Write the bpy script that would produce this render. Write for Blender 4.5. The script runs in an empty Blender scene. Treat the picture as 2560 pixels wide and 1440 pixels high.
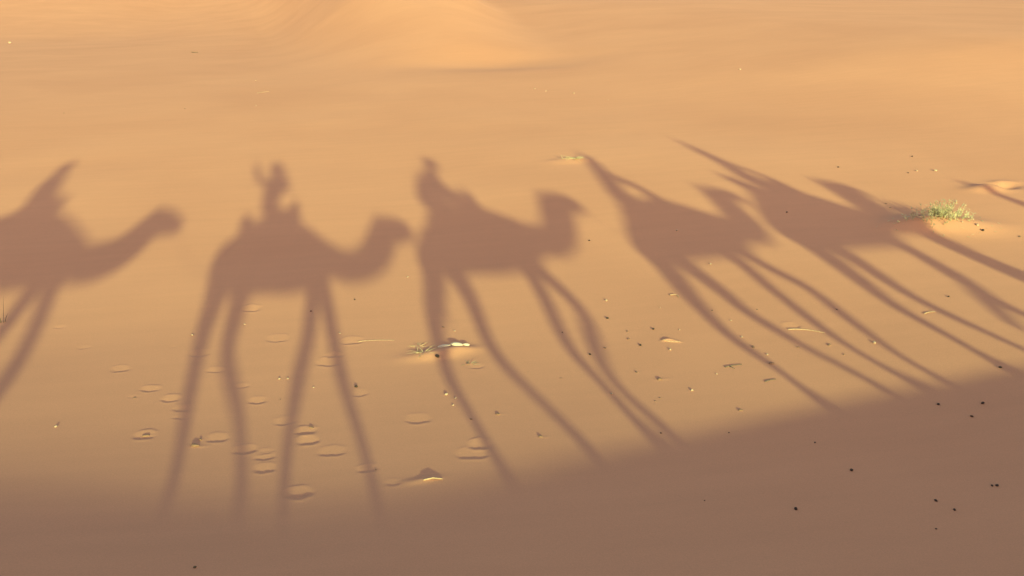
import bpy, bmesh, math, random
import numpy as np
from mathutils import Vector, Matrix

SUN_EL = math.radians(12.0)          # low evening sun, straight behind the photographer (from -Y)
EYE_Z = 4.40                         # phone held at the eye height of a rider on a camel
scene = bpy.context.scene
C = scene.collection

# ------------------------------------------------------------------ camera
cam_d = bpy.data.cameras.new('camera'); cam = bpy.data.objects.new('camera', cam_d); C.objects.link(cam)
cam_d.sensor_width = 36.0; cam_d.lens = 31.18
cam_d.clip_start = 0.05; cam_d.clip_end = 3000.0
cam.location = (0.0, 0.0, EYE_Z)
cam.rotation_euler = (math.radians(90.0 - 19.5007), 0.0, math.radians(-13.9459))
scene.camera = cam

# ------------------------------------------------------------------ sky, sun, exposure
w = bpy.data.worlds.new('World'); scene.world = w; w.use_nodes = True
nt = w.node_tree; bg = nt.nodes['Background']
sky = nt.nodes.new('ShaderNodeTexSky'); sky.sky_type = 'NISHITA'; sky.sun_disc = False
sky.sun_elevation = SUN_EL; sky.sun_rotation = math.pi
sky.air_density = 1.0; sky.dust_density = 2.3; sky.ozone_density = 1.0; sky.altitude = 700.0
nt.links.new(sky.outputs[0], bg.inputs[0]); bg.inputs[1].default_value = 0.15
sd = bpy.data.lights.new('sun', 'SUN'); so = bpy.data.objects.new('sun', sd); C.objects.link(so)
sd.energy = 3.4; sd.angle = math.radians(0.82); sd.color = (0.70, 1.0, 0.56)
so.rotation_euler = (math.radians(90.0) - SUN_EL, 0.0, 0.0); so.location = (0, -40, 30)
vs = scene.view_settings
vs.view_transform = 'Standard'; vs.look = 'None'; vs.gamma = 1.0; vs.use_curve_mapping = False
vs.exposure = 1.36

# ------------------------------------------------------------------ ground
def sstep(x, a, b):
    t = np.clip((x - a) / (b - a), 0, 1); return t * t * (3 - 2 * t)
def smin(a, b, k):
    m = np.minimum(a, b); return m - k * np.log(np.exp(-(a - m) / k) + np.exp(-(b - m) / k))
def softp(x, k):
    return k * np.logaddexp(0, x / k)
def expline(Y, a, y0, L, smax):
    yj = y0 - L * math.log(smax * L / a)
    v = a * math.exp(-(yj - y0) / L)
    return np.where(Y > yj, a * np.exp(-(np.maximum(Y, yj) - y0) / L), v + smax * (yj - Y))
def gau(X, Y, x0, y0, sx, sy, r=0.0):
    c, s = math.cos(r), math.sin(r); dx, dy = X - x0, Y - y0
    u, v = c * dx + s * dy, -s * dx + c * dy
    return np.exp(-(u / sx) ** 2 - (v / sy) ** 2)
def near_base(X, Y):
    """crest the caravan walks on (along X at Y = 0), its lee slope and the hollow in front"""
    t = sstep(X, -1.5, 8.0)
    tl = 1 - sstep(X, -3.6, 0.2)
    lee = (1 - t) * ((1 - tl) * expline(Y - .75 * tl, .46, 6.0, 2.5, .218) + tl * expline(Y - .75 * tl, .57, 6.0, 3.1, .216)) + t * expline(Y, .20, 4.0, 1.5, .5)
    cap = 1.545 + 0.055 * t + .195 * tl + .055 * np.exp(-((X - 2.4) / 1.7) ** 2)
    wind = cap - .02 * np.maximum(Y, 0) - 0.12 * np.maximum(-.6 - Y, 0) + 0.0008 * np.maximum(-.6 - Y, 0) ** 2
    near = smin(lee, wind, 0.05)
    z = -4.38 + .14 * sstep(X, 2, 9) * (1 - sstep(Y, 14, 30)) + near
    z = z + ramp(Y, 11.0, 16.5, 1.6, .026 + .018 * sstep(X, 1, 6)) + ramp(Y, 16.5, 30, 3.0, .006)
    return z
def ramp(Y, a, b, k, slope):
    """rises at the given slope between a and b with rounded ends"""
    return slope * (softp(Y - a, k) - softp(Y - b, k))
def far_dunes(X, Y):
    left = 1 - sstep(X, -3, 10)
    z = ramp(Y, 31, 104, 6, -.034) * left                                      # long dip before the far dune
    bowl = sstep(X + .06 * (Y - 46), 0.5, 10.5) * (1 - sstep(X - .13 * (Y - 46), 8.0, 15.0))
    z = z - .28 * gau(X, Y, 10.0, 43.5, 4.2, 3.4)                              # hollow behind a soft lip
    z = z + ramp(Y, 44.0, 76, 1.2, .100) * bowl
    z = z + ramp(Y, 84, 190, 9, .050) * sstep(X, -20, 4) * (1 - sstep(X, 14, 30)) + ramp(Y, 104, 260, 10, .046) * (1 - sstep(X, -30, 0))
    z = z + ramp(Y, 60, 170, 8, .010) * sstep(X, 8, 20)
    z = z + ramp(Y, 19 + .12 * (X - 26), 31.5 + .05 * (X - 26), 1.2, .125) * sstep(X, 9, 32)       # bright flank on the right
    z = z + ramp(Y, 165, 480, 20, .10)
    return z
def base(X, Y):
    X = np.asarray(X, float); Y = np.asarray(Y, float)
    return near_base(X, Y) + far_dunes(X, Y)

# where the marks and the small things lie on the sand, in metres (x along the crest, y away from it)
FOOTPRINTS = [
    (-0.37, 10.63, 0.155), (-2.09, 9.94, 0.104), (-1.68, 9.27, 0.107), (-1.44, 8.96, 0.099), (-1.3, 8.69, 0.092), (-1.28, 8.47, 0.09), (-0.91, 7.89, 0.105),
    (-0.57, 8.77, 0.101), (-0.47, 7.38, 0.103), (-0.46, 7.13, 0.097), (-0.65, 7.57, 0.117), (0.13, 7.37, 0.137), (-0.1, 7.9, 0.113), (-0.09, 7.67, 0.11),
    (-0.3, 8.18, 0.116), (1, 7.93, 0.135), (1.37, 7.03, 0.161), (0.48, 8.75, 0.101), (0.21, 9.74, 0.144), (0.28, 9.94, 0.113), (-1.05, 9.72, 0.106),
    (-1.27, 10.31, 0.127), (-0.75, 9.2, 0.083), (-0.72, 11.83, 0.125), (-1.82, 9.07, 0.059), (0.41, 6.92, 0.095), (-0.19, 6.57, 0.125), (-2.63, 10.76, 0.07),
    (-3.07, 11.58, 0.074), (-1.6, 10.58, 0.052), (1.48, 7.21, 0.115), (-1.57, 8.06, 0.103), (1.86, 9.23, 0.093), (6.03, 9.42, 0.108), (-0.48, 7.49, 0.085),
    (0.6, 6.58, 0.07), (0.52, 10.36, 0.152), (-1.3, 12.02, 0.087),
]
DROPPINGS = [
    (6.31, 6.99, 0.017), (6.77, 6.89, 0.018), (6.44, 6.66, 0.014), (4.59, 5.96, 0.015), (5.59, 5.42, 0.013), (5.63, 5.41, 0.015), (4.93, 5.3, 0.014),
    (4.97, 5.13, 0.014), (3.7, 5.41, 0.013), (4.59, 6.54, 0.008), (-0.86, 5.32, 0.011), (7.62, 7.61, 0.017), (3.24, 7.06, 0.009), (3.89, 6.92, 0.007),
    (4.6, 4.89, 0.008), (8.66, 14.05, 0.017), (0.06, 11.52, 0.011), (4.7, 13.55, 0.014), (1.46, 9.54, 0.023), (0.46, 8.9, 0.016), (3.85, 10.28, 0.02),
    (4.28, 9.75, 0.017), (3.93, 9.31, 0.016), (3.25, 9.22, 0.014), (8.63, 9.72, 0.016), (3.14, 9.99, 0.011), (13.98, 17.64, 0.023), (11.67, 17.07, 0.021),
    (12.81, 16.21, 0.018), (0.67, 11.84, 0.011), (11.27, 12.18, 0.034), (3.04, 5.7, 0.005),
]
PEBBLES = [
    (4.06, 10.91, 0.017), (4.22, 9.08, 0.015), (5.27, 8.65, 0.015), (6.7, 8.63, 0.019), (1.82, 10.37, 0.015), (1.38, 8.47, 0.017), (1.46, 8.35, 0.013),
    (1.4, 8.17, 0.012), (0.39, 10.62, 0.012), (1.52, 12.63, 0.014), (-1.41, 10.93, 0.016), (-0.79, 11.21, 0.011), (-0.35, 9.31, 0.014), (-0.26, 9.3, 0.014),
    (-2.41, 8.37, 0.013), (-25.83, 98.22, 0.15), (13.51, 16.24, 0.032), (12.2, 13.98, 0.028), (6.3, 13.59, 0.023), (6.1, 11.88, 0.021), (4.66, 10.43, 0.011),
    (4.59, 9.64, 0.01), (5.36, 9.75, 0.011), (4.44, 8.29, 0.011), (3.98, 7.95, 0.015), (3.11, 8.08, 0.014), (11.3, 12.36, 0.031), (11.43, 12.62, 0.026),
    (12.18, 13.7, 0.02), (8.99, 32.66, 0.028), (9.2, 31.86, 0.031), (9.97, 30.9, 0.027), (10.56, 28.93, 0.023), (17.43, 32.74, 0.034), (-1.37, 42.47, 0.039),
    (-1.12, 32.31, 0.027), (13.11, 16.33, 0.025), (0.01, 8.99, 0.009), (5.24, 9.22, 0.015), (10.58, 12.99, 0.021), (10.87, 12.75, 0.023), (11.04, 12.59, 0.023),
    (11.09, 12.48, 0.023), (11.62, 12.95, 0.021),
]
CLODS = [
    (3.76, 8.32, 0.032), (3.59, 8.57, 0.019), (3.86, 9.54, 0.017), (3.94, 9.78, 0.017), (3.49, 9.36, 0.019), (3.49, 7.79, 0.013), (3.57, 7.85, 0.011),
    (5.22, 8.89, 0.021), (5.18, 8.4, 0.026), (5.74, 8.75, 0.015), (6.14, 8.72, 0.024), (6.15, 8.42, 0.017), (6.9, 9.73, 0.017), (5.88, 10.02, 0.014),
    (1.7, 10.53, 0.017), (1.51, 7.78, 0.017), (1.8, 7.85, 0.022), (2.08, 7.23, 0.023), (1.78, 9.3, 0.022), (-1.56, 8.03, 0.023), (-1.09, 7.7, 0.033),
    (-1.06, 7.85, 0.017), (-0.04, 7.94, 0.019), (-1.81, 9.02, 0.015), (5.29, 10.15, 0.016), (2.71, 8.64, 0.011), (-7.22, 32.13, 0.027), (-3.46, 32.25, 0.031),
    (10.83, 13.21, 0.03), (10.8, 14.15, 0.024), (10.7, 13.89, 0.024), (-0.34, 8.73, 0.009), (4.25, 7.37, 0.02), (0.48, 6.86, 0.011), (11.75, 11.87, 0.026),
]
SHRUB = (10.8, 12.69)
TUFT_DRY = (1.32, 9.69)
TUFT_PALE = (6.24, 19.37)
GRASS = (-3.8, 11.9)
BONE = (1.7, 9.84)
STICK_A = (5.92, 9.29)
STICK_B = (6.3, 9.07)
RIDGE_A = (4.25, 9.38)
RIDGE_B = (4.43, 9.27)
PIT = (13.93, 14.79)
TWIG_DARK = (-6.38, 70.28)
TWIG_PALE = (-0.92, 36.65)
MOUND = (0.84, 6.55)
FORK = (4.71, 8.42)
STICK_C = (0.59, 10.3)
STICK_D = (1.03, 10.24)
TWIG_E = (7.98, 9.27)
TWIG_F = (4.93, 7.97)
HOOK = (5.04, 10.78)

def axis(lo, fine0, fine1, hi, d, g_lo, g_hi):
    a = list(np.arange(fine0, fine1, d)); s = d; x = fine0; left = []
    while x > lo:
        s *= g_lo; x -= s; left.append(x)
    s = d; x = a[-1]; right = []
    while x < hi:
        s *= g_hi; x += s; right.append(x)
    return np.array(left[::-1] + a + right)
XS = axis(-420.0, -3.4, 7.2, 620.0, 0.021, 1.035, 1.030)
YS = axis(-260.0, 5.6, 11.6, 900.0, 0.017, 1.040, 1.017)

def add_detail(X, Y, Z, xs, ys):
    """prints, scuffs, little drifts: real relief pressed into the sand sheet"""
    def win(x, y, r):
        i0, i1 = np.searchsorted(xs, [x - r, x + r]); j0, j1 = np.searchsorted(ys, [y - r, y + r])
        return slice(j0, j1), slice(i0, i1)
    rnd = random.Random(4)
    for (x, y, a) in FOOTPRINTS:
        b = a * rnd.uniform(0.80, 1.10); rot = rnd.uniform(-.28, .28); s = win(x, y, a * 3.2)
        dx, dy = X[s] - x, Y[s] - y; u = (dx * math.cos(rot) + dy * math.sin(rot)) / a; v = (-dx * math.sin(rot) + dy * math.cos(rot)) / b
        ph1, ph2 = rnd.uniform(0, 6), rnd.uniform(0, 6)
        arch = np.sqrt(np.clip(1 - .8 * u * u, .04, 1)); q = v / arch + .07 * np.sin(5 * u + ph1) + .04 * np.sin(11 * u + ph2)
        dep = rnd.uniform(.05, .10) * b * min(1.0, a / .10); side = 1 - sstep(np.abs(u + .05 * np.sin(4 * v + ph2)), .50, 1.10)
        floor = -dep + dep * rnd.uniform(.62, .80) * (q + 1)            # pushed in at the near edge, sand heaped at the far one
        Z[s] += side * (floor * sstep(q, -1.14, -.86) * (1 - sstep(q, .94, 1.20)) + .22 * dep * np.exp(-((q + 1.3) / .22) ** 2))
    def bump(x, y, h, sx, sy, rot=0.0, p=1.0):
        s = win(x, y, 3.2 * max(sx, sy)); Z[s] += h * gau(X[s], Y[s], x, y, sx, sy, rot) ** p
    bump(*MOUND, .009, .17, .06, 0.1); bump(MOUND[0] + .04, MOUND[1] + .01, .005, .06, .03)
    bump(SHRUB[0] + .25, SHRUB[1] - .05, .13, .75, .42, -.25); bump(SHRUB[0] - .35, SHRUB[1] + .15, .08, .5, .35)
    bump(TUFT_DRY[0] + .15, TUFT_DRY[1] - .03, .045, .33, .14, .1); bump(BONE[0] + .05, BONE[1] - .08, .03, .22, .10)
    bump(TUFT_PALE[0], TUFT_PALE[1], .05, .5, .25)
    # a small pit with the sand thrown out beside it
    bump(PIT[0] + .05, PIT[1], -.16, .17, .17); bump(PIT[0] - .42, PIT[1] - .12, .10, .36, .22, .1)
    bump(PIT[0] + .25, PIT[1] + .25, .05, .25, .15, .2)
    # curved crease
    for k in range(9):
        t = k / 8.0; x = RIDGE_A[0] + (RIDGE_B[0] - RIDGE_A[0]) * t; y = RIDGE_A[1] + (RIDGE_B[1] - RIDGE_A[1]) * t + .03 * math.sin(math.pi * t)
        bump(x, y, .012 * math.sin(math.pi * (t * .8 + .1)), .04, .025)
    for (x, y, r) in CLODS:                     # each clod has a little tail of drifted sand
        bump(x + r * .9, y - r * .2, r * .10, r * 2.6, r * .9, rnd.uniform(-.2, .2))
    for (x, y, r) in PEBBLES:
        bump(x, y, r * .10, r * 2.2, r * 1.2)
    # broad, barely felt undulation and faint wind ripples
    for k in range(16):
        lam = rnd.uniform(.9, 5.0); th = rnd.uniform(0, math.pi); A = .0022 * lam / (2 * math.pi)
        Z += A * np.sin((X * math.cos(th) + Y * math.sin(th)) * 2 * math.pi / lam + rnd.uniform(0, 6) + .6 * np.sin(X * .37 + k) * np.cos(Y * .29 + 2 * k)) * (1 - sstep(Y, 40, 80)) * sstep(Y, -30, -10)
    patch = sstep(X, -3.4, -2.2) * (1 - sstep(X, -1.4, -.4)) * sstep(Y, 5.8, 6.6) * (1 - sstep(Y, 7.4, 8.6))
    Z += patch * .00010 * np.sin((Y + .04 * np.sin(X * 3.1)) * 2 * math.pi / .085 + 1.3 * np.sin(X * 1.7))
    return Z

def ground_z(x, y):
    z = base(np.array([[x]]), np.array([[y]])) + EYE_Z
    i = int(np.clip(np.searchsorted(XS, x) - 1, 0, len(XS) - 2)); j = int(np.clip(np.searchsorted(YS, y) - 1, 0, len(YS) - 2))
    u = (x - XS[i]) / (XS[i + 1] - XS[i]); v = (y - YS[j]) / (YS[j + 1] - YS[j])
    return float((GZ[j, i] * (1 - u) + GZ[j, i + 1] * u) * (1 - v) + (GZ[j + 1, i] * (1 - u) + GZ[j + 1, i + 1] * u) * v)

def grid_mesh(name, xs, ys, Z):
    ny, nx = Z.shape; X, Y = np.meshgrid(xs, ys)
    co = np.stack([X, Y, Z], -1).reshape(-1, 3).astype(np.float32)
    idx = np.arange(nx * ny).reshape(ny, nx)
    q = np.stack([idx[:-1, :-1], idx[:-1, 1:], idx[1:, 1:], idx[1:, :-1]], -1).reshape(-1, 4).astype(np.int32)
    me = bpy.data.meshes.new(name); n = len(q)
    me.vertices.add(len(co)); me.vertices.foreach_set('co', co.ravel())
    me.loops.add(n * 4); me.loops.foreach_set('vertex_index', q.ravel())
    me.polygons.add(n); me.polygons.foreach_set('loop_start', np.arange(0, n * 4, 4, dtype=np.int32))
    me.update(calc_edges=True); me.shade_smooth()
    return me

def material(name, color, rough=0.9, var=0.12, scale=30.0, bump=0.0, bscale=200.0, spec=0.2, sat=0.0):
    """principled with procedural colour variation and fine relief"""
    m = bpy.data.materials.new(name); m.use_nodes = True; t = m.node_tree; b = t.nodes['Principled BSDF']
    b.inputs['Roughness'].default_value = rough; b.inputs['Specular IOR Level'].default_value = spec
    tc = t.nodes.new('ShaderNodeTexCoord'); n = t.nodes.new('ShaderNodeTexNoise'); n.inputs['Scale'].default_value = scale; n.inputs['Detail'].default_value = 6
    r = t.nodes.new('ShaderNodeValToRGB')
    lo = [c * (1 - var) for c in color]; hi = [min(1, c * (1 + var)) for c in color]
    r.color_ramp.elements[0].color = (*lo, 1); r.color_ramp.elements[1].color = (*hi, 1)
    r.color_ramp.elements[0].position = .3; r.color_ramp.elements[1].position = .7
    t.links.new(tc.outputs['Object'], n.inputs['Vector']); t.links.new(n.outputs['Fac'], r.inputs[0]); t.links.new(r.outputs[0], b.inputs['Base Color'])
    if bump:
        n2 = t.nodes.new('ShaderNodeTexNoise'); n2.inputs['Scale'].default_value = bscale; n2.inputs['Detail'].default_value = 4
        bm = t.nodes.new('ShaderNodeBump'); bm.inputs['Strength'].default_value = bump; bm.inputs['Distance'].default_value = .01
        t.links.new(tc.outputs['Object'], n2.inputs['Vector']); t.links.new(n2.outputs['Fac'], bm.inputs['Height']); t.links.new(bm.outputs[0], b.inputs['Normal'])
    return m

def sand_material():
    m = bpy.data.materials.new('sand'); m.use_nodes = True; t = m.node_tree; L = t.links; b = t.nodes['Principled BSDF']
    b.inputs['Roughness'].default_value = 1.0; b.inputs['Specular IOR Level'].default_value = 0.05
    try: b.inputs['Diffuse Roughness'].default_value = 0.1
    except KeyError: pass
    tc = t.nodes.new('ShaderNodeTexCoord')
    def noise(sc, det, dist=0.0):
        n = t.nodes.new('ShaderNodeTexNoise'); n.inputs['Scale'].default_value = sc; n.inputs['Detail'].default_value = det; n.inputs['Distortion'].default_value = dist
        L.new(tc.outputs['Object'], n.inputs['Vector']); return n
    big = noise(.16, 4, .5); grain = noise(90, 5); fine = noise(420, 3); streak = t.nodes.new('ShaderNodeTexNoise')
    mp = t.nodes.new('ShaderNodeMapping'); mp.inputs['Scale'].default_value = (.5, 3.2, 1)
    L.new(tc.outputs['Object'], mp.inputs[0]); L.new(mp.outputs[0], streak.inputs['Vector']); streak.inputs['Scale'].default_value = 1.4; streak.inputs['Detail'].default_value = 7
    c1 = t.nodes.new('ShaderNodeValToRGB'); e = c1.color_ramp.elements
    e[0].position = .3; e[1].position = .72
    e[0].color = (.578, .230, .105, 1); e[1].color = (.628, .256, .117, 1)
    L.new(big.outputs['Fac'], c1.inputs[0])
    def mul(col, fac_out, lo, hi):
        mr = t.nodes.new('ShaderNodeMapRange'); mr.inputs[1].default_value = .25; mr.inputs[2].default_value = .75; mr.inputs[3].default_value = lo; mr.inputs[4].default_value = hi
        L.new(fac_out, mr.inputs[0]); mx = t.nodes.new('ShaderNodeVectorMath'); mx.operation = 'SCALE'
        L.new(col, mx.inputs[0]); L.new(mr.outputs[0], mx.inputs['Scale']); return mx.outputs[0]
    col = mul(c1.outputs[0], grain.outputs['Fac'], .925, 1.075); col = mul(col, fine.outputs['Fac'], .93, 1.07); col = mul(col, streak.outputs['Fac'], .975, 1.025)
    L.new(col, b.inputs['Base Color'])
    bp = t.nodes.new('ShaderNodeBump'); bp.inputs['Strength'].default_value = .10; bp.inputs['Distance'].default_value = .0022
    mixh = t.nodes.new('ShaderNodeMath'); mixh.operation = 'ADD'; L.new(grain.outputs['Fac'], mixh.inputs[0]); L.new(streak.outputs['Fac'], mixh.inputs[1])
    L.new(mixh.outputs[0], bp.inputs['Height']); L.new(bp.outputs[0], b.inputs['Normal'])
    return m

_X, _Y = np.meshgrid(XS, YS)
GZ = base(_X, _Y) + EYE_Z
GZ = add_detail(_X, _Y, GZ, XS, YS)
SAND = sand_material()
ground = bpy.data.objects.new('sand_dunes', grid_mesh('sand_dunes', XS, YS, GZ)); C.objects.link(ground)
ground.data.materials.append(SAND); ground['kind'] = 'structure'
ground['label'] = 'smooth orange desert sand with camel prints and low dunes'

def thing(name, label, cat, loc=(0, 0, 0), group=None, rz=0.0):
    o = bpy.data.objects.new(name, None); C.objects.link(o); o.location = loc; o.rotation_euler = (0, 0, rz)
    o.empty_display_size = .1; o['label'] = label; o['category'] = cat
    if group: o['group'] = group
    return o
def mesh_obj(name, me, mat, parent=None, smooth=True):
    o = bpy.data.objects.new(name, me); C.objects.link(o); me.materials.append(mat)
    if smooth: me.shade_smooth()
    if parent is not None: o.parent = parent
    return o
def tag(o, label, cat, group=None, kind=None):
    o['label'] = label; o['category'] = cat
    if group: o['group'] = group
    if kind: o['kind'] = kind
    return o


# ------------------------------------------------------------------ the caravan on the crest (its shadows fall into the picture)
TANE = math.tan(SUN_EL)
class Loft:
    """closed tubes of elliptical rings; several of them make one body"""
    def __init__(self): self.v, self.f = [], []
    def tube(self, pts, n=12, lat=Vector((0, 1, 0))):
        # pts: (x, y, z, r_inplane, r_lateral)
        P = [Vector(p[:3]) for p in pts]; b0 = len(self.v); m = len(P)
        for i, p in enumerate(pts):
            t = (P[min(i + 1, m - 1)] - P[max(i - 1, 0)]).normalized()
            la = lat - t * lat.dot(t)
            la = la.normalized() if la.length > .2 else Vector((1, 0, 0))
            up = t.cross(la).normalized(); r1 = p[3]; r2 = p[4] if len(p) > 4 else p[3]
            for k in range(n):
                a = 2 * math.pi * k / n; self.v.append(P[i] + up * math.cos(a) * r1 + la * math.sin(a) * r2)
        for i in range(m - 1):
            for k in range(n):
                k2 = (k + 1) % n; a = b0 + i * n
                self.f.append((a + k, a + k2, a + n + k2, a + n + k))
        for end, o in ((0, 1), (m - 1, -1)):
            t = (P[end] - P[min(max(end + (1 if end == 0 else -1), 0), m - 1)]).normalized() * min(pts[end][3], pts[end][4] if len(pts[end]) > 4 else pts[end][3]) * .6
            c = len(self.v); self.v.append(P[end] + t); a = b0 + end * n
            for k in range(n):
                k2 = (k + 1) % n
                self.f.append((c, a + k2, a + k) if o == 1 else (c, a + k, a + k2))
        return self
    def ball(self, c, r, sx=1, sy=1, sz=1):
        pts = []
        for i in range(7):
            a = math.pi * (i + .5) / 7; pts.append((c[0], c[1], c[2] - math.cos(a) * r * sz, math.sin(a) * r * sx, math.sin(a) * r * sy))
        return self.tube(pts)
    def mesh(self, name, org=Vector((0, 0, 0))):
        me = bpy.data.meshes.new(name); me.from_pydata([tuple(v - org) for v in self.v], [], self.f); me.update()
        bm = bmesh.new(); bm.from_mesh(me); bmesh.ops.recalc_face_normals(bm, faces=bm.faces); bm.to_mesh(me); bm.free()
        return me
    def skin(self, name, org, voxel):
        """one continuous surface grown over all the tubes"""
        tmp = bpy.data.objects.new('tmp', self.mesh('tmp', org)); C.objects.link(tmp)
        r = tmp.modifiers.new('r', 'REMESH'); r.mode = 'VOXEL'; r.voxel_size = voxel
        s = tmp.modifiers.new('s', 'SMOOTH'); s.factor = .5; s.iterations = 3
        dg = bpy.context.evaluated_depsgraph_get(); me = bpy.data.meshes.new_from_object(tmp.evaluated_get(dg)); me.name = name
        old = tmp.data; bpy.data.objects.remove(tmp); bpy.data.meshes.remove(old); me.materials.clear(); return me

def zz(h, y): return EYE_Z - 2.75 + h - y * TANE     # height h is measured in the plane of the sun's rays through the crest

HAIR = [material('camel_hair_%d' % i, c, .95, .18, 14, .4, 90) for i, c in enumerate([(.42, .29, .17), (.50, .37, .23), (.36, .23, .13)])]
HOOF = material('dark_horn', (.05, .04, .035), .5)
BLANKETS = [material('wool_blanket_%d' % i, c, .95, .25, 20, .3, 160) for i, c in enumerate([(.35, .06, .05), (.08, .10, .30), (.40, .22, .05), (.10, .25, .18), (.30, .10, .22)])]
METAL = material("saddle_leather", (.20, .10, .05), .6, .2, 40, .2, 60, .4)
ROBES = [material('robe_cloth_%d' % i, c, .9, .12, 12, .2, 120) for i, c in enumerate([(.06, .12, .35), (.55, .52, .46), (.30, .05, .06), (.05, .05, .06), (.12, .20, .42), (.50, .40, .25), (.62, .60, .56)])]
SKIN = material('skin', (.38, .20, .12), .55, .08, 20)
SCARF = [material('scarf_cloth_%d' % i, c, .9, .15, 25, .2, 150) for i, c in enumerate([(.62, .60, .55), (.05, .09, .30), (.50, .25, .06)])]
ROPE = material('rope_fibre', (.33, .24, .14), .95, .2, 120)

def leg_radii(n, hind):
    k = [(0, .17 if hind else .125), (.18, .125 if hind else .095), (.40, .080), (.48, .088), (.55, .078), (.65, .058), (.85, .050), (.94, .068), (1, .085)]
    return [float(np.interp(i / (n - 1), [a for a, _ in k], [b for _, b in k])) for i in range(n)]

def camel(x0, body, neck, legs, hump, label, hair, y0=-.1, sc=1.0, handle=None, cantle=None, bl=0):
    gz = ground_z(x0, y0); org = Vector((x0, y0, gz))
    root = thing('camel', label, 'camel', org, 'camels walking in single file along the crest')
    L = Loft()
    L.tube([(x, y0, zz(h, y0), r, w) for x, h, r, w in body], 16)
    neck = [(x, h - .015, r * 1.25) for x, h, r in neck]; b = body[-1]; nk = [(b[0] - .22, b[1], b[2] * .9, b[3] * .8)] + [(x, h, r, r * .66) for x, h, r in neck]
    L.tube([(x, y0, zz(h, y0), r, w) for x, h, r, w in nk], 14)
    # ears, tail, hump
    hd = neck[-4]
    for s in (-1, 1):
        L.tube([(hd[0] - .02, y0 + s * .06, zz(hd[1] + hd[2] * .7, y0), .035), (hd[0] - .06, y0 + s * .11, zz(hd[1] + hd[2] + .05, y0), .018)], 8)
    t = body[0]
    L.tube([(t[0] + .08, y0, zz(t[1] + .12, y0), .04), (t[0] - .03, y0, zz(t[1] - .05, y0), .03), (t[0] - .02, y0, zz(t[1] - .35, y0), .025), (t[0] - .01, y0, zz(t[1] - .5, y0), .03)], 8)
    L.tube([(x, y0, zz(h, y0), r, w) for x, h, r, w in hump], 12)
    feet = []
    for li, (pts, side, hind) in enumerate(legs):
        n = len(pts); rr = [r * sc for r in leg_radii(n + 1, hind)]; y = y0 + side * .16 * sc
        ch = [(x, y, zz(h, y), r) for (x, h), r in zip(pts, rr)]
        fx = pts[-1][0]
        fz = ground_z(fx, y) + .03
        if pts[-1][1] < .28: ch.append((fx + .01, y, fz, rr[-1])); 
        L.tube(ch, 10)
        if pts[-1][1] < .28: L.ball((fx + .04, y, fz + .015), .095 * sc, 1.15, 1.0, .42)
    me = L.skin('body', org, .028); mesh_obj('body', me, hair, root)
    # eyes
    for s in (-1, 1):
        e = Loft().ball((hd[0] + .06, y0 + s * hd[2] * .62, zz(hd[1] + .05, y0)), .022); mesh_obj('eye', e.mesh('eye', org), HOOF, root)
    # blanket over the back, pads round the hump, iron handle in front and roll behind
    i0, i1 = 2, len(body) - 2; bs = body[i0:i1]
    v, f = [], []; n = 14
    for (x, h, r, w) in bs:
        for k in range(n + 1):
            a = math.pi * (k / n) * 1.06 - .03 * math.pi
            v.append(Vector((x, y0 + math.cos(a) * (w + .035), zz(h + math.sin(a) * (r + .02), y0))) - org)
    for i in range(len(bs) - 1):
        for k in range(n): f.append((i * (n + 1) + k, i * (n + 1) + k + 1, (i + 1) * (n + 1) + k + 1, (i + 1) * (n + 1) + k))
    me = bpy.data.meshes.new('saddle_blanket'); me.from_pydata([tuple(q) for q in v], [], f); o = mesh_obj('saddle_blanket', me, BLANKETS[bl], root)
    so_ = o.modifiers.new('thick', 'SOLIDIFY'); so_.thickness = .02
    xm = sum(q[0] for q in hump) / len(hump); hm = max(q[1] for q in hump)
    P = Loft()
    for s in (-1, 1): P.tube([(xm - .42, y0 + s * .14, zz(hm - .02, y0 + s * .14), .08), (xm, y0 + s * .24, zz(hm - .02, y0 + s * .24), .09), (xm + .36, y0 + s * .14, zz(hm - .04, y0 + s * .14), .08)], 10)
    mesh_obj('saddle_pad', P.mesh('saddle_pad', org), BLANKETS[(bl + 2) % 5], root)
    if handle:
        hx, hh = handle; H = Loft()
        for s in (-1, 1): H.tube([(hx - .02, y0 + s * .22, zz(hh - .42, y0), .018), (hx, y0 + s * .15, zz(hh - .04, y0), .018)], 8)
        H.tube([(hx, y0 - .17, zz(hh - .03, y0), .024), (hx, y0, zz(hh - .02, y0), .03), (hx, y0 + .17, zz(hh - .03, y0), .024)], 8, Vector((1, 0, 0)))
        H.tube([(hx - .16, y0, zz(hh - .38, y0), .20, .2), (hx - .06, y0, zz(hh - .2, y0), .14, .16), (hx, y0, zz(hh - .06, y0), .06, .1)], 10)
        mesh_obj('saddle_handle', H.mesh('saddle_handle', org), METAL, root)
    if cantle:
        cx, chh = cantle; H = Loft().tube([(cx + .06, y0, zz(chh - .34, y0), .17, .22), (cx, y0, zz(chh - .14, y0), .12, .18), (cx + .0, y0, zz(chh - .04, y0), .07, .10)], 10)
        mesh_obj('saddle_roll', H.mesh('saddle_roll', org), BLANKETS[(bl + 3) % 5], root)
    return root

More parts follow.
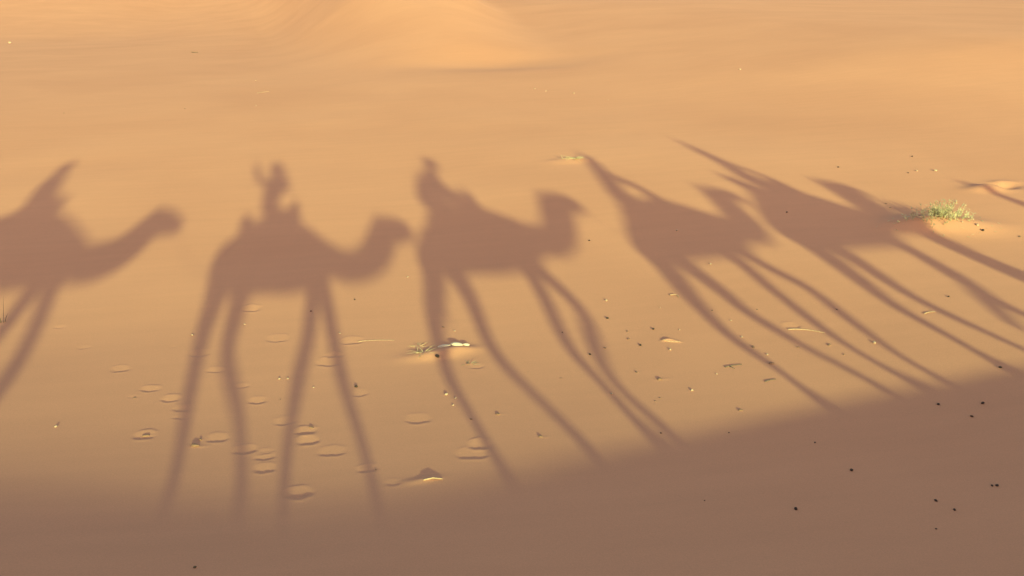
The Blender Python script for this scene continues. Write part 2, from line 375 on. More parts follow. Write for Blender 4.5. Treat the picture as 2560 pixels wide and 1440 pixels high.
def hand(L, p, dirv, y_in):
    """palm, four fingers of unequal length with a bend, and a thumb off the side"""
    d = Vector(dirv).normalized(); sd = Vector((0, 1, 0)) - d * d.y
    sd = sd.normalized() if sd.length > .2 else Vector((1, 0, 0)); nrm = d.cross(sd)
    p = Vector(p); q = p + d * .085
    L.tube([(*p, .022, .034), (*(p + d * .05), .018, .042), (*q, .016, .042)], 10, sd)
    for k, ln in enumerate((.066, .078, .074, .058)):
        r0 = q + sd * (.033 - .022 * k); r1 = r0 + d * ln * .55 - nrm * .008; r2 = r1 + d * ln * .38 - nrm * .03
        L.tube([(*r0, .011), (*r1, .010), (*r2, .008)], 8)
    t0 = p + d * .03 + sd * .036 * y_in; t1 = t0 + d * .035 + sd * .03 * y_in; t2 = t1 + d * .035 + sd * .005 * y_in - nrm * .01
    L.tube([(*t0, .014), (*t1, .012), (*t2, .009)], 8)

def person(label, y0, torso, head, hr, arms, legs, robe, scarf, hat='turban', tip=None, skirt=None, group=None, face=(1, 0), armr=(1.0, 1.0)):
    """torso: (x, h, r_fore_aft, r_side) from pelvis to shoulders; head: (x, h); arms/legs: chains of (x, dy, h)"""
    bx = torso[0][0] if legs is None or skirt is None else skirt[-1][0]
    gz = zz(torso[0][1], y0) - .12 if skirt is None else ground_z(bx, y0)
    org = Vector((bx, y0, gz)); root = thing('person', label, 'person', org, group)
    L = Loft()
    L.tube([(x, y0, zz(h, y0), r * .86, w * .86) for x, h, r, w in torso], 14)
    s = torso[-1]; hx, hh = head
    L.tube([(s[0], y0, zz(s[1] - .05, y0), .075), ((s[0] + hx) / 2, y0, zz((s[1] + hh) / 2, y0), .058), (hx, y0, zz(hh - .03, y0), .062)], 10)
    fx, fy = face
    L.ball((hx, y0, zz(hh, y0)), hr, .92 if fx else .80, .80 if fx else .92, 1.12)
    L.tube([(hx + fx * hr * .85, y0 + fy * hr * .85, zz(hh + .02, y0), .014), (hx + fx * (hr + .022), y0 + fy * (hr + .022), zz(hh - .02, y0), .018), (hx + fx * hr * .85, y0 + fy * hr * .85, zz(hh - .035, y0), .014)], 8)   # nose
    L.tube([(hx + fx * hr * .78 - fy * .025, y0 + fy * hr * .78 - fx * .025, zz(hh - .065, y0), .012), (hx + fx * hr * .78 + fy * .025, y0 + fy * hr * .78 + fx * .025, zz(hh - .065, y0), .012)], 8)   # mouth
    for sgn in (-1, 1):
        L.ball((hx + fy * sgn * hr * .88, y0 + fx * sgn * hr * .88, zz(hh, y0)), .03, .5, .5, 1.1)                  # ears
    for ai, ch in enumerate(arms):
        c = [(x, y0 + dy, zz(h, y0 + dy)) for x, dy, h in ch]; n = len(c)
        L.tube([(*p, float(np.interp(i / (n - 1), [0, .5, 1], [.055, .046, .03]))) for i, p in enumerate(c)], 10)
        hand(L, c[-1], Vector(c[-1]) - Vector(c[-2]), 1 if ai else -1)
    for ch in legs or []:
        c = [(x, y0 + dy, (zz(h, y0 + dy))) for x, dy, h in ch]; n = len(c)
        L.tube([(*p, float(np.interp(i / (n - 1), [0, .5, 1], [.085, .06, .042]))) for i, p in enumerate(c)], 10)
        e = c[-1]; L.tube([(e[0] - .05, e[1], e[2] - .03, .04), (e[0] + .06, e[1], e[2] - .045, .04), (e[0] + .17, e[1], e[2] - .055, .028)], 8)
    mesh_obj('body', L.skin('body', org, .013), SKIN, root)
    for sgn in (-1, 1):
        e = Loft().ball((hx + fx * hr * .84 + fy * sgn * .038, y0 + fy * hr * .84 + fx * sgn * .038, zz(hh + .02, y0)), .013); mesh_obj('eye', e.mesh('eye', org), HOOF, root)
    R = Loft(); R.tube([(x, y0, zz(h, y0), r, w) for x, h, r, w in (list(reversed(skirt)) if skirt else []) + list(torso)], 16)
    for ch, ar in zip(arms, armr):
        c = [(x, y0 + dy, zz(h, y0 + dy)) for x, dy, h in ch]; n = len(c)
        R.tube([(*p, float(np.interp(i / (n - 1), [0, .5, 1], [.080 * ar, .066 * ar, .05 * ar]))) for i, p in enumerate(c)], 10)
    if skirt is None:
        for ch in legs or []:
            c = [(x, y0 + dy, zz(h, y0 + dy)) for x, dy, h in ch]; n = len(c)
            R.tube([(*p, float(np.interp(i / (n - 1), [0, .5, 1], [.11, .085, .06]))) for i, p in enumerate(c)], 10)
    mesh_obj('robe', R.skin('robe', org, .02), robe, root)
    T = Loft()
    if hat == 'turban':
        for k, (dz, rr) in enumerate(((.035, .028), (.075, .034), (.115, .030))):
            ring = [(hx + math.cos(a) * hr * (1.0 - .12 * k), y0 + math.sin(a) * hr * (.95 - .12 * k), zz(hh + dz + .012 * math.sin(2 * a + k), y0), rr) for a in np.linspace(0, 2 * math.pi, 17)]
            T.tube(ring, 8, Vector((0, 0, 1)))
        T.ball((hx, y0, zz(hh + .10, y0)), hr * .8, 1, 1, .7)
        T.tube([(s[0] - .02, y0, zz(s[1] + .02, y0), .11, .13), ((s[0] + hx) / 2, y0, zz((s[1] + hh) / 2 + .01, y0), .10, .11), (hx - .03 * fx, y0, zz(hh - .03, y0), .09, .1)], 12)
        me = T.skin('turban', org, .014); mesh_obj('turban', me, scarf, root)
    elif hat == 'cap':
        T.ball((hx, y0, zz(hh + .06, y0)), hr * 1.03, 1, 1, .85)
        T.tube([(hx + fx * hr * .6, y0 + fy * hr * .6, zz(hh + .06, y0), .015, .08), (hx + fx * hr * 1.5, y0 + fy * hr * 1.5, zz(hh + .045, y0), .012, .06)], 10)
        mesh_obj('cap', T.skin('cap', org, .012), scarf, root)
    else:
        tx, th = tip
        T.tube([(s[0], y0, zz(s[1] - .02, y0), .15, .17), ((s[0] + hx) / 2 - .01, y0, zz((s[1] + hh) / 2, y0), .13, .14), (hx - .02, y0, zz(hh + .02, y0), hr * 1.12, hr * 1.1), ((hx + tx) / 2, y0, zz(hh * .6 + th * .4, y0), hr * .75, hr * .75), (tx, y0, zz(th - .02, y0), .03, .03)], 12)
        mesh_obj('hood', T.skin('hood', org, .014), robe, root)
    return root

def astride(x, h, s=.42): return [[(x + .04, sg * .12, h), (x + .22, sg * .30, h - .06), (x + .36, sg * s, h - .24), (x + .30, sg * (s + .05), h - .5), (x + .22, sg * (s + .04), h - .74)] for sg in (-1, 1)]

def std_hump(x, h, w=.3): return [(x - .42, h - .42, .12, .16), (x - .2, h - .24, .2, w), (x, h - .16, .2, w), (x + .2, h - .24, .2, w), (x + .42, h - .42, .12, .16)]

CAMELS = {}
CAMELS[1] = camel(-4.6,
    [(-6.0, 1.62, .20, .17), (-5.85, 1.68, .36, .26), (-5.6, 1.72, .46, .33), (-5.3, 1.75, .48, .38), (-5.0, 1.80, .52, .41), (-4.7, 1.81, .53, .42), (-4.4, 1.80, .50, .40), (-4.15, 1.74, .45, .36), (-3.9, 1.68, .38, .30), (-3.62, 1.62, .29, .24), (-3.4, 1.58, .20, .18)],
    [(-3.25, 1.58, .20), (-3.03, 1.60, .205), (-2.86, 1.67, .205), (-2.72, 1.80, .20), (-2.62, 1.96, .185), (-2.53, 2.08, .18), (-2.38, 2.06, .17), (-2.22, 2.01, .135), (-2.06, 1.97, .09)],
    [([(-3.6, 1.42), (-3.5, 1.25), (-3.40, 1.08), (-3.30, .88), (-3.22, .68), (-3.16, .52), (-3.10, .32), (-3.04, .10)], 1, 0), ([(-3.8, 1.40), (-3.76, 1.22), (-3.74, 1.05), (-3.73, .88), (-3.75, .62), (-3.80, .35), (-3.86, .10)], -1, 0),
     ([(-5.75, 1.50), (-5.85, 1.15), (-5.95, .85), (-5.88, .55), (-5.80, .3), (-5.72, .08)], 1, 1), ([(-5.5, 1.45), (-5.45, 1.1), (-5.5, .82), (-5.35, .5), (-5.22, .25), (-5.15, .08)], -1, 1)],
    std_hump(-4.9, 2.42, .32), 'large camel at the tail of the caravan, neck stretched low', HAIR[1], sc=1.12, handle=(-4.46, 2.58), cantle=(-4.68, 2.66), bl=0)
CAMELS[2] = camel(-.2,
    [(-1.33, 1.36, .15, .15), (-1.24, 1.38, .27, .22), (-1.05, 1.42, .34, .29), (-.8, 1.46, .38, .34), (-.5, 1.50, .43, .37), (-.2, 1.50, .45, .37), (.06, 1.47, .40, .33), (.23, 1.43, .31, .27), (.39, 1.40, .22, .21), (.55, 1.36, .18, .17)],
    [(.66, 1.32, .155), (.85, 1.315, .15), (1.02, 1.36, .16), (1.17, 1.44, .175), (1.31, 1.57, .18), (1.45, 1.73, .18), (1.60, 1.73, .17), (1.78, 1.71, .14), (1.90, 1.69, .09)],
    [([(.15, 1.25), (.10, 1.0), (.0, .71), (-.08, .58), (-.15, .47), (-.22, .33), (-.28, .20), (-.31, .08)], 1, 0), ([(.24, 1.25), (.28, 1.0), (.30, .73), (.31, .6), (.32, .48), (.36, .33), (.41, .20), (.43, .08)], -1, 0),
     ([(-1.10, 1.35), (-1.22, 1.10), (-1.28, .88), (-1.29, .74), (-1.28, .59), (-1.26, .43), (-1.22, .31), (-1.19, .20), (-1.13, .08)], 1, 1), ([(-.92, 1.32), (-.88, 1.10), (-.93, .89), (-.965, .72), (-.94, .62), (-.84, .48), (-.74, .36), (-.69, .26), (-.60, .08)], -1, 1)],
    std_hump(-.42, 2.06), 'camel carrying the rider who raises one arm', HAIR[0], handle=(-.02, 2.28), cantle=(-.93, 2.10), bl=1)
CAMELS[3] = camel(2.7,
    [(1.84, 1.20, .13, .13), (1.97, 1.29, .22, .2), (2.2, 1.40, .31, .28), (2.5, 1.50, .40, .34), (2.8, 1.54, .45, .37), (3.1, 1.54, .45, .36), (3.36, 1.53, .42, .33), (3.58, 1.51, .37, .28), (3.76, 1.50, .29, .23), (3.92, 1.48, .21, .18)],
    [(4.02, 1.47, .19), (4.16, 1.48, .175), (4.32, 1.54, .17), (4.47, 1.66, .17), (4.60, 1.80, .18), (4.77, 1.98, .185), (4.92, 2.00, .17), (5.09, 1.98, .14), (5.20, 1.94, .09)],
    [([(3.40, 1.28), (3.34, 1.05), (3.25, .80), (3.18, .68), (3.12, .57), (3.07, .43), (3.10, .31), (3.11, .20), (3.11, .08)], 1, 0), ([(3.46, 1.28), (3.53, 1.05), (3.60, .90), (3.62, .74), (3.56, .62), (3.43, .51), (3.32, .40), (3.25, .28), (3.26, .18), (3.33, .06)], -1, 0),
     ([(1.98, 1.25), (1.82, 1.0), (1.65, .78), (1.56, .61), (1.52, .48), (1.49, .36), (1.52, .27), (1.54, .19), (1.56, .06)], 1, 1), ([(2.22, 1.28), (2.25, 1.08), (2.26, .91), (2.21, .71), (2.16, .56), (2.18, .42), (2.26, .31), (2.33, .22), (2.45, .06)], -1, 1)],
    std_hump(2.75, 2.04), 'camel with its head held high under a rider leaning forward', HAIR[2], handle=(3.36, 2.33), cantle=(3.03, 2.30), bl=2)
CAMELS[4] = camel(6.1,
    [(5.32, 1.16, .13, .13), (5.44, 1.24, .20, .2), (5.66, 1.35, .28, .27), (5.92, 1.45, .36, .33), (6.22, 1.52, .41, .36), (6.52, 1.54, .43, .36), (6.78, 1.53, .41, .33), (6.98, 1.51, .36, .28), (7.16, 1.49, .27, .22), (7.3, 1.47, .20, .18)],
    [(7.40, 1.46, .18), (7.53, 1.49, .17), (7.65, 1.58, .165), (7.75, 1.70, .16), (7.83, 1.82, .155), (7.93, 1.97, .155), (8.08, 1.98, .14), (8.23, 1.96, .11), (8.34, 1.93, .07)],
    [([(6.62, 1.28), (6.58, 1.08), (6.52, .92), (6.46, .80), (6.43, .67), (6.38, .54), (6.36, .43), (6.35, .32), (6.38, .22), (6.42, .08)], 1, 0), ([(6.80, 1.30), (6.84, 1.12), (6.88, .95), (6.98, .81), (6.95, .67), (6.88, .54), (6.83, .42), (6.78, .31), (6.75, .20), (6.80, .08)], -1, 0),
     ([(5.50, 1.22), (5.36, .98), (5.22, .77), (5.15, .61), (5.11, .47), (5.14, .36), (5.17, .27), (5.18, .18), (5.16, .08)], 1, 1), ([(5.72, 1.25), (5.74, .98), (5.75, .80), (5.71, .64), (5.74, .53), (5.80, .43), (5.83, .34), (5.93, .24), (6.03, .08)], -1, 1)],
    std_hump(6.25, 2.0), 'camel ridden by the figure in the short pointed hood', HAIR[1], handle=(6.78, 2.15), bl=3)
CAMELS[5] = camel(8.75,
    [(7.96, 1.22, .14, .14), (8.06, 1.30, .23, .21), (8.28, 1.40, .31, .28), (8.58, 1.50, .40, .34), (8.88, 1.55, .44, .37), (9.2, 1.56, .46, .37), (9.48, 1.55, .44, .34), (9.68, 1.52, .38, .29), (9.83, 1.48, .28, .22), (9.95, 1.46, .20, .18)],
    [(10.03, 1.45, .18), (10.17, 1.46, .17), (10.29, 1.54, .185), (10.39, 1.66, .19), (10.47, 1.78, .19), (10.56, 1.94, .18), (10.69, 1.94, .165), (10.82, 1.95, .11), (10.93, 1.92, .07)],
    [([(9.46, 1.30), (9.48, 1.10), (9.40, .95), (9.27, .75), (9.17, .57), (9.13, .42), (9.14, .28), (9.15, .16), (9.18, .06)], 1, 0), ([(9.55, 1.30), (9.50, 1.05), (9.38, .78), (9.22, .64), (9.05, .56), (8.9, .48), (8.78, .41), (8.69, .34)], -1, 0),
     ([(8.12, 1.28), (7.97, 1.02), (7.85, .81), (7.76, .66), (7.71, .54), (7.71, .41), (7.70, .27), (7.67, .16), (7.66, .06)], 1, 1), ([(8.36, 1.28), (8.35, 1.07), (8.24, .83), (8.16, .63), (8.18, .48), (8.23, .35), (8.27, .23), (8.30, .08)], -1, 1)],
    std_hump(9.0, 2.08), 'camel with one foreleg lifted, led on foot at the front', HAIR[0], handle=(9.66, 2.34), cantle=(8.82, 2.36), bl=4)

RG = 'people riding the camels'
person('rider leaning back on the last camel of the line', -.1, [(-4.90, 2.42, .23, .2), (-4.98, 2.6, .22, .2), (-5.06, 2.8, .23, .2), (-5.13, 2.98, .20, .2)], (-5.17, 3.20), .15,
       [[(-5.17, -.17, 2.96), (-4.88, -.22, 2.68), (-4.66, -.14, 2.58)], [(-5.17, .17, 2.96), (-4.88, .22, 2.68), (-4.66, .14, 2.58)]], astride(-4.93, 2.42, .46), ROBES[0], SCARF[0], 'turban', group=RG)
person('rider with one arm raised and the other elbow bent out', -.16, [(-.52, 2.12, .18, .18), (-.52, 2.3, .16, .18), (-.45, 2.5, .21, .17), (-.40, 2.67, .20, .15)], (-.39, 2.92), .155,
       [[(-.34, .0, 2.66), (-.15, .0, 2.54), (-.22, .06, 2.70)], [(-.56, .02, 2.65), (-.79, .03, 2.74), (-.86, .03, 3.08)]], astride(-.52, 2.12), ROBES[2], SCARF[2], 'turban', group=RG, face=(0, 1), armr=(1.7, 1.15))
person('broad rider leaning forward onto the saddle handle', -.1, [(2.56, 2.02, .27, .2), (2.66, 2.25, .28, .2), (2.79, 2.46, .25, .2), (2.93, 2.63, .18, .19)], (3.10, 2.88), .13,
       [[(2.88, -.17, 2.54), (3.00, -.22, 2.32), (3.18, -.14, 2.25)], [(2.88, .17, 2.54), (3.00, .22, 2.32), (3.18, .14, 2.25)]], astride(2.53, 2.04), ROBES[1], SCARF[1], 'turban', group=RG)
person('rider in a short pointed hood with arms held out in front', -.1, [(6.09, 1.95, .18, .2), (6.2, 2.13, .16, .18), (6.34, 2.34, .15, .19), (6.46, 2.50, .12, .18)], (6.66, 2.76), .115,
       [[(6.44, -.15, 2.47), (6.62, -.2, 2.28), (6.74, -.12, 2.14)], [(6.44, .15, 2.47), (6.68, .2, 2.33), (6.78, .12, 2.18)]], astride(6.09, 1.95), ROBES[3], SCARF[0], 'hood', tip=(6.66, 3.03), group=RG)
person('slim rider in a tall pointed hood', -.1, [(9.2, 2.15, .19, .2), (9.30, 2.33, .15, .18), (9.38, 2.52, .12, .17), (9.44, 2.66, .10, .16)], (9.50, 2.86), .095,
       [[(9.40, -.15, 2.60), (9.60, -.2, 2.42), (9.64, -.12, 2.36)], [(9.40, .15, 2.60), (9.60, .2, 2.42), (9.64, .12, 2.36)]], astride(9.2, 2.15), ROBES[4], SCARF[0], 'hood', tip=(9.63, 3.28), group=RG)
def walker(x, y, hs, label, robe, scarf):
    # hs scales a 1.72 m figure; heights below are above the sand under the feet
    g = ground_z(x, y); off = g - zz(0, y); H = lambda v: v * hs + off
    return person(label, y, [(x, H(.92), .175, .19), (x, H(1.12), .165, .18), (x + .01, H(1.3), .16, .19), (x + .02, H(1.42), .12, .18)], (x + .03, H(1.60)), .10,
           [[(x, -.19, H(1.40)), (x - .06, -.24, H(1.12)), (x + .05, -.22, H(.92))], [(x, .19, H(1.40)), (x + .04, .24, H(1.14)), (x + .16, .2, H(1.05))]],
           [[(x, -.1, H(.9)), (x + .06, -.1, H(.5)), (x + .10, -.1, H(.10))], [(x, .1, H(.9)), (x - .04, .1, H(.5)), (x - .16, .1, H(.10))]],
           robe, scarf, 'turban', skirt=[(x, H(.85), .18, .2), (x - .01, H(.55), .20, .21), (x - .02, H(.22), .22, .22)], group='guides walking beside the caravan')
walker(10.30, .55, .98, 'guide on foot beside the head of the leading camel', ROBES[5], SCARF[1])
walker(13.36, .2, 1.03, 'guide on foot walking alone ahead of the caravan', ROBES[6], SCARF[0])

# phone in the photographer's hand, lead ropes between the camels
ph = thing('phone', 'phone held up by the rider with the raised arm', 'phone', (-.22, -.045, EYE_Z + .06))
pb = bmesh.new(); bmesh.ops.create_cube(pb, size=1); bmesh.ops.scale(pb, vec=(.15, .009, .072), verts=pb.verts); bmesh.ops.bevel(pb, geom=pb.edges[:], offset=.003, segments=2, affect='EDGES')
pm = bpy.data.meshes.new('case'); pb.to_mesh(pm); pb.free(); mesh_obj('case', pm, HOOF, ph)
sbm = bmesh.new(); bmesh.ops.create_cube(sbm, size=1); bmesh.ops.scale(sbm, vec=(.14, .001, .064), verts=sbm.verts); sm_ = bpy.data.meshes.new('screen'); sbm.to_mesh(sm_); sbm.free()
scr = mesh_obj('screen', sm_, material('dark_glass', (.01, .01, .012), .1, 0.0, 10, 0, 1, .5), ph, False); scr.location = (0, -.0052, 0)
def rope(a, b, sag, label):
    A, B = Vector(a), Vector(b); pts = []
    for k in range(13):
        t = k / 12; p = A.lerp(B, t); pts.append((p.x, p.y, p.z - sag * 4 * t * (1 - t), .005))
    o = mesh_obj('lead_rope', Loft().tube(pts, 6).mesh('lead_rope', A), ROPE); o.location = A
    return tag(o, label, 'rope', 'lead ropes of the caravan')
yy = -.1
rope((-2.12, yy, zz(1.93, yy)), (-1.37, yy, zz(1.3, yy)), .12, 'slack rope from the last camel to the camel ahead')
rope((1.86, yy, zz(1.66, yy)), (1.92, yy, zz(1.36, yy)), .02, 'short rope from the arm raising rider\'s camel to the rump ahead')
rope((5.14, yy, zz(1.90, yy)), (5.40, yy, zz(1.30, yy)), .05, 'rope hanging from the high held camel head to the next camel')
rope((8.30, yy, zz(1.88, yy)), (8.05, yy, zz(1.45, yy)), .05, 'rope from the short hooded rider\'s camel to the leading camel')
rope((10.86, yy, zz(1.88, yy)), (10.52, .77, zz(1.02, .77)), .06, 'halter rope from the leading camel to the hand of the guide')


# ------------------------------------------------------------------ plants, stones, sticks, droppings
STONE = material('pale_stone', (.47, .27, .14), .8, .2, 60, .3, 120)
CLODM = material('sand_crust', (.27, .125, .06), .95, .15, 60, .4, 150)
DUNG = material('dry_dung', (.06, .032, .018), .9, .3, 80, .5, 150)
WOOD = material('bleached_wood', (.44, .24, .115), .85, .2, 40, .4, 90)
DARKWOOD = material('dark_twig', (.16, .09, .05), .9, .2, 40, .4, 90)
BONEM = material('bleached_bone', (.60, .40, .23), .7, .1, 30, .3, 90)
STRAW = material('dry_straw', (.52, .31, .13), .8, .25, 30)
LEAF = material('grey_green_leaf', (.46, .34, .15), .7, .35, 6)
STEM = material('green_stem', (.32, .23, .10), .8, .2, 20)

def lump(name, seed, sx, sy, sz, rough=.25):
    r = random.Random(seed); bm = bmesh.new(); bmesh.ops.create_icosphere(bm, subdivisions=2, radius=1.0)
    off = [Vector((r.uniform(-1, 1), r.uniform(-1, 1), r.uniform(-1, 1))).normalized() for _ in range(6)]
    for v in bm.verts:
        k = 1 + sum(rough * (.5 if i > 2 else 1) * max(0, v.co.normalized().dot(o) - .45) * (1 if i % 2 else -1) for i, o in enumerate(off))
        v.co = Vector((v.co.x * sx, v.co.y * sy, v.co.z * sz)) * k
    me = bpy.data.meshes.new(name); bm.to_mesh(me); bm.free(); return me
def where(x, y):
    """what a small thing lies beside, said by things one can find"""
    if math.hypot((x - SHRUB[0]) / 1.3, y - SHRUB[1]) < 1.0: return 'at the foot of the pale green shrub'
    if math.hypot(x - PIT[0], y - PIT[1]) < 2.2: return 'near the small pit in the sand'
    if math.hypot(x - BONE[0], y - BONE[1]) < .75: return 'beside the bleached bone and dry tuft'
    if y > 40: return 'on the far sand near the dune foot'
    if y > 24: return 'on the open sand beyond the shadows'
    if y < 7.75 and x > 3: return 'on sand shaded by the crest'
    if y < 7.0: return 'in the shade under the print covered slope'
    if any(math.hypot(x - a, y - b) < c + .22 for a, b, c in FOOTPRINTS): return 'among the camel prints'
    if x < 1.0: return 'between leg shadows of the arm raising rider\'s camel'
    if x < 3.0: return 'under the shadow of the leaning rider\'s camel'
    if y > 12: return 'close to the shadows of the camel bodies'
    if math.hypot(x - 6.1, y - 9.1) < .7: return 'beside the long bowed stick'
    if x < 5.0: return 'on bare sand before the short hooded rider\'s shadow'
    return 'among the long thin leg shadows'
def scatter(name, spots, meshes, mat, label, cat, group, sink, seed):
    r = random.Random(seed); MED = sorted(t[2] for t in spots)[len(spots) // 2]
    for me in meshes: me.materials.append(mat); me.shade_smooth()
    for i, (x, y, s) in enumerate(spots):
        o = bpy.data.objects.new(name, meshes[i % len(meshes)]); C.objects.link(o)
        k = s * r.uniform(.85, 1.15); o.scale = (k, k, k * r.uniform(.85, 1.1)); o.rotation_euler = (r.uniform(-.2, .2), r.uniform(-.2, .2), r.uniform(0, 6.28))
        o.location = (x, y, ground_z(x, y) + k * sink); tag(o, (('large ' if s > 1.7 * MED else 'tiny ' if s < .62 * MED else 'small ') + label + ' ' + where(x, y)), cat, group)
scatter('dropping', DROPPINGS, [lump('dropping', i, 1.15, .85, .75, .2) for i in range(5)], DUNG, 'dark brown camel dropping', 'dropping', 'camel droppings on the sand', .5, 1)
scatter('pebble', PEBBLES, [lump('pebble', 20 + i, 1.1, .8, .7, .35) for i in range(6)], STONE, 'pale pebble', 'pebble', 'pale pebbles on the sand', .35, 2)
scatter('sand_clod', CLODS, [lump('sand_clod', 40 + i, 1.2, .7, .42, .6) for i in range(6)], CLODM, 'crusted brown sand clod', 'clod', 'sand clods on the slope', .12, 3)

def stick(name, pts, r, mat, label, cat='stick'):
    A = Vector((pts[0][0], pts[0][1], ground_z(pts[0][0], pts[0][1]))); ch = []
    n = len(pts)
    for i, p in enumerate(pts): ch.append((p[0], p[1], ground_z(p[0], p[1]) + (p[2] if len(p) > 2 else r * .5), r * (1 - .5 * i / n), r * (1 - .5 * i / n)))
    o = mesh_obj(name, Loft().tube(ch, 8, Vector((0, 0, 1))).mesh(name, A), mat); o.location = A
    return tag(o, label, cat)
def between(a, b, n, bow, lift=.006):
    A, B = Vector((*a, 0)), Vector((*b, 0)); d = (B - A); s = Vector((-d.y, d.x, 0)).normalized()
    return [tuple((A + d * t + s * bow * math.sin(math.pi * t)).xy) + (lift,) for t in [k / (n - 1) for k in range(n)]]
stick('stick', between(STICK_A, STICK_B, 9, .05, .003), .008, WOOD, 'long thin pale bowed stick lying on the sand')
stick('stick', between(RIDGE_A, RIDGE_B, 7, -.02, .002), .008, WOOD, 'short curved sand coloured root half buried in the sand')
stick('twig', between((TWIG_DARK[0] - .22, TWIG_DARK[1] + .2), (TWIG_DARK[0] + .22, TWIG_DARK[1] - .1), 6, -.06, .03), .035, DARKWOOD, 'dark bent twig alone on the far sand', 'twig')
stick('twig', between((TWIG_PALE[0] - .25, TWIG_PALE[1]), (TWIG_PALE[0] + .2, TWIG_PALE[1] + .35), 6, .08, .003), .012, WOOD, 'pale straw like twig on the far sand', 'twig')
stick('stick', between(STICK_C, STICK_D, 7, .02, .001), .006, WOOD, 'faint pale straight straw lying left of the dry tuft')
stick('twig', between((TWIG_E[0] - .08, TWIG_E[1]), (TWIG_E[0] + .10, TWIG_E[1] + .02), 5, .02), .008, WOOD, 'tiny pale twig beside the thin leg shadows', 'twig')
stick('twig', between((TWIG_F[0] - .07, TWIG_F[1] - .01), (TWIG_F[0] + .08, TWIG_F[1] + .02), 5, .01, .003), .008, DARKWOOD, 'short dark twig near the edge of the great shadow', 'twig')
stick('twig', [(HOOK[0] - .06, HOOK[1] + .06, .01), (HOOK[0] + .01, HOOK[1] + .05, .012), (HOOK[0] + .03, HOOK[1] - .0, .012), (HOOK[0] + .02, HOOK[1] - .06, .008)], .008, WOOD, 'small pale hooked twig on open sand', 'twig')
fk = stick('twig', between((FORK[0] - .09, FORK[1] + .02), (FORK[0] + .13, FORK[1] + .04), 5, .01, .004), .008, DARKWOOD, 'small dark forked twig between the leg shadows', 'twig')
fa = Vector((FORK[0], FORK[1] + .03)); A_ = fk.location
sub = mesh_obj('side_shoot', Loft().tube([(fa.x - .03, fa.y, ground_z(fa.x, fa.y) + .004, .007), (fa.x + .0, fa.y - .07, ground_z(fa.x, fa.y - .07) + .002, .005)], 8, Vector((0, 0, 1))).mesh('side_shoot', A_), DARKWOOD, fk)

# bleached bone fragment catching the sun
bo = thing('bone', 'bright bleached bone fragment lying beside the dry tuft', 'bone', (BONE[0], BONE[1], ground_z(*BONE)))
for (dx, dy, s, sx, sy, sz, sd_) in ((0.06, 0, .07, 1.35, .5, .36, 3), (-.09, .015, .06, 1.45, .4, .28, 15), (.17, -.01, .028, 1.4, .7, .5, 7)):
    me = lump('fragment', sd_, s * sx, s * sy, s * sz, .9); o = mesh_obj('fragment', me, BONEM, bo); o.location = (dx, dy, s * sz * .4); o.rotation_euler = (.2, .12 * (1 if dx > 0 else -1), .25 * dx)

def blades(spec, org):
    """thin curved blades as narrow three sided ribbons"""
    v, f = [], []
    for (p, d, ln, wd, droop, segs) in spec:
        p = Vector(p); d = Vector(d).normalized(); side = d.cross(Vector((0, 0, 1)))
        side = side.normalized() if side.length > .05 else Vector((1, 0, 0)); nr = side.cross(d); b = len(v)
        for i in range(segs + 1):
            t = i / segs; w_ = wd * (1 - t ** 1.5) + .0006; c = p + d * ln * t + Vector((0, 0, -droop * ln * t * t))
            for q in (c - side * w_, c + side * w_, c + nr * w_ * .7): v.append(tuple(q - org))
        for i in range(segs):
            a = b + i * 3
            for k in range(3): f.append((a + k, a + (k + 1) % 3, a + 3 + (k + 1) % 3, a + 3 + k))
        f.append((b, b + 2, b + 1))
    return v, f
def plant(name, at, label, cat, stem_spec, leaf_spec, smat, lmat):
    org = Vector((at[0], at[1], ground_z(*at))); root = thing(name, label, cat, org)
    for nm, spec, mt in (('stems', stem_spec, smat), ('foliage', leaf_spec, lmat)):
        if not spec: continue
        v, f = blades(spec, org); me = bpy.data.meshes.new(nm); me.from_pydata(v, [], f); me.update(); o = mesh_obj(nm, me, mt, root, False); o['kind'] = 'stuff'
    return root
def shrub():
    r = random.Random(11); st, lf = [], []
    for k in range(120):
        a = r.uniform(0, 6.283); rad = abs(r.gauss(0, .31)); x = SHRUB[0] + .05 + rad * math.cos(a) * 1.15; y = SHRUB[1] + .05 + rad * math.sin(a) * .55
        z = ground_z(x, y) - .02; out = Vector((x - SHRUB[0], (y - SHRUB[1]), 0))
        d = Vector((out.x * .9 + r.gauss(0, .28), out.y * .9 + r.gauss(0, .28), r.uniform(.6, 1.0))).normalized()
        ln = r.uniform(.12, .34) * (1.15 - min(rad, .8)); st.append(((x, y, z), d, ln, .0035, r.uniform(.0, .35), 4))
        for q in range(r.randint(9, 15)):
            t = r.uniform(.15, 1.0); p = Vector((x, y, z)) + d * ln * t
            ld = (d * .6 + Vector((r.gauss(0, .7), r.gauss(0, .7), r.gauss(.25, .4)))).normalized()
            lf.append((tuple(p), ld, r.uniform(.03, .075), r.uniform(.0035, .007), r.uniform(0, .4), 2))
    for k in range(46):                                   # loose seed heads and scraps round it
        a = r.uniform(0, 6.283); rad = r.uniform(.5, 1.1); x = SHRUB[0] + rad * math.cos(a) * 1.1; y = SHRUB[1] + rad * math.sin(a) * .7
        z = ground_z(x, y); lf.append(((x, y, z + .004), (r.gauss(0, 1), r.gauss(0, 1), r.uniform(.1, .9)), r.uniform(.03, .09), .006, .3, 2))
    plant('desert_shrub', SHRUB, 'pale green spiky shrub on a little sand mound', 'shrub', st, lf, STEM, LEAF)
shrub()
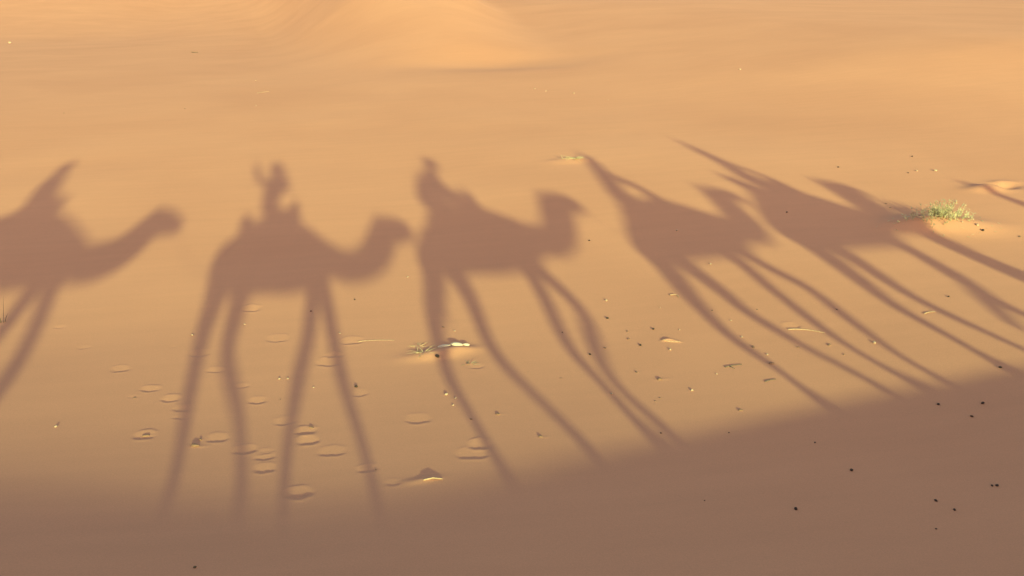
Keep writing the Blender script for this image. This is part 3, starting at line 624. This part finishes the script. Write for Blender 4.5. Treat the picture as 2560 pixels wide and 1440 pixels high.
def tuft(at, n, spread, ln, seed, up=(.15, .7), w=.004):
    r = random.Random(seed); sp = []
    for k in range(n):
        a = r.uniform(0, 6.283); rad = abs(r.gauss(0, spread)); x, y = at[0] + rad * math.cos(a), at[1] + rad * .6 * math.sin(a)
        sp.append(((x, y, ground_z(x, y) - .005), (math.cos(a) + r.gauss(0, .3), math.sin(a) * .8 + r.gauss(0, .3), r.uniform(*up)), r.uniform(.5, 1) * ln, w, r.uniform(.1, .5), 4))
    return sp
plant('dry_grass_tuft', TUFT_DRY, 'flattened dry straw tuft beside the bone fragment', 'grass tuft', tuft(TUFT_DRY, 26, .08, .26, 5, (.02, .3), .0045), tuft((TUFT_DRY[0] - .02, TUFT_DRY[1] + .28), 14, .07, .2, 8, (.02, .35), .0045), STRAW, STRAW)
plant('dry_grass_tuft', TUFT_PALE, 'small pale dry tuft on open sand ahead of a hooded shadow', 'grass tuft', tuft(TUFT_PALE, 34, .12, .34, 6, (.05, .5), .006), tuft((TUFT_PALE[0] + .1, TUFT_PALE[1]), 24, .07, .2, 9, (.1, .7), .007), STRAW, LEAF)
plant('grass_blade', GRASS, 'lone thin upright grass stalks under the last camel shadow', 'grass', [((GRASS[0], GRASS[1], ground_z(*GRASS) - .01), (.14, .05, 1), .38, .008, .05, 5), ((GRASS[0] - .03, GRASS[1], ground_z(*GRASS) - .01), (-.1, .05, 1), .24, .009, .1, 5), ((GRASS[0] + .01, GRASS[1] + .02, ground_z(*GRASS) - .01), (.3, .1, .9), .16, .010, .2, 4)], [], DARKWOOD, LEAF)
mt_ = (MOUND[0] + .06, MOUND[1] - .02)
stick('twig', [(mt_[0] - .05, mt_[1], .004), (mt_[0] + .03, mt_[1] + .01, .012), (mt_[0] + .11, mt_[1] - .0, .004)], .008, WOOD, 'pale broken twig sticking out of the small sand mound', 'twig')
tw = (1.78, 9.30)
plant('dry_sprig', tw, 'tiny dry sprig with two prongs in front of the bone', 'sprig', tuft(tw, 6, .03, .13, 15, (.3, .9), .004), [], STEM, LEAF)
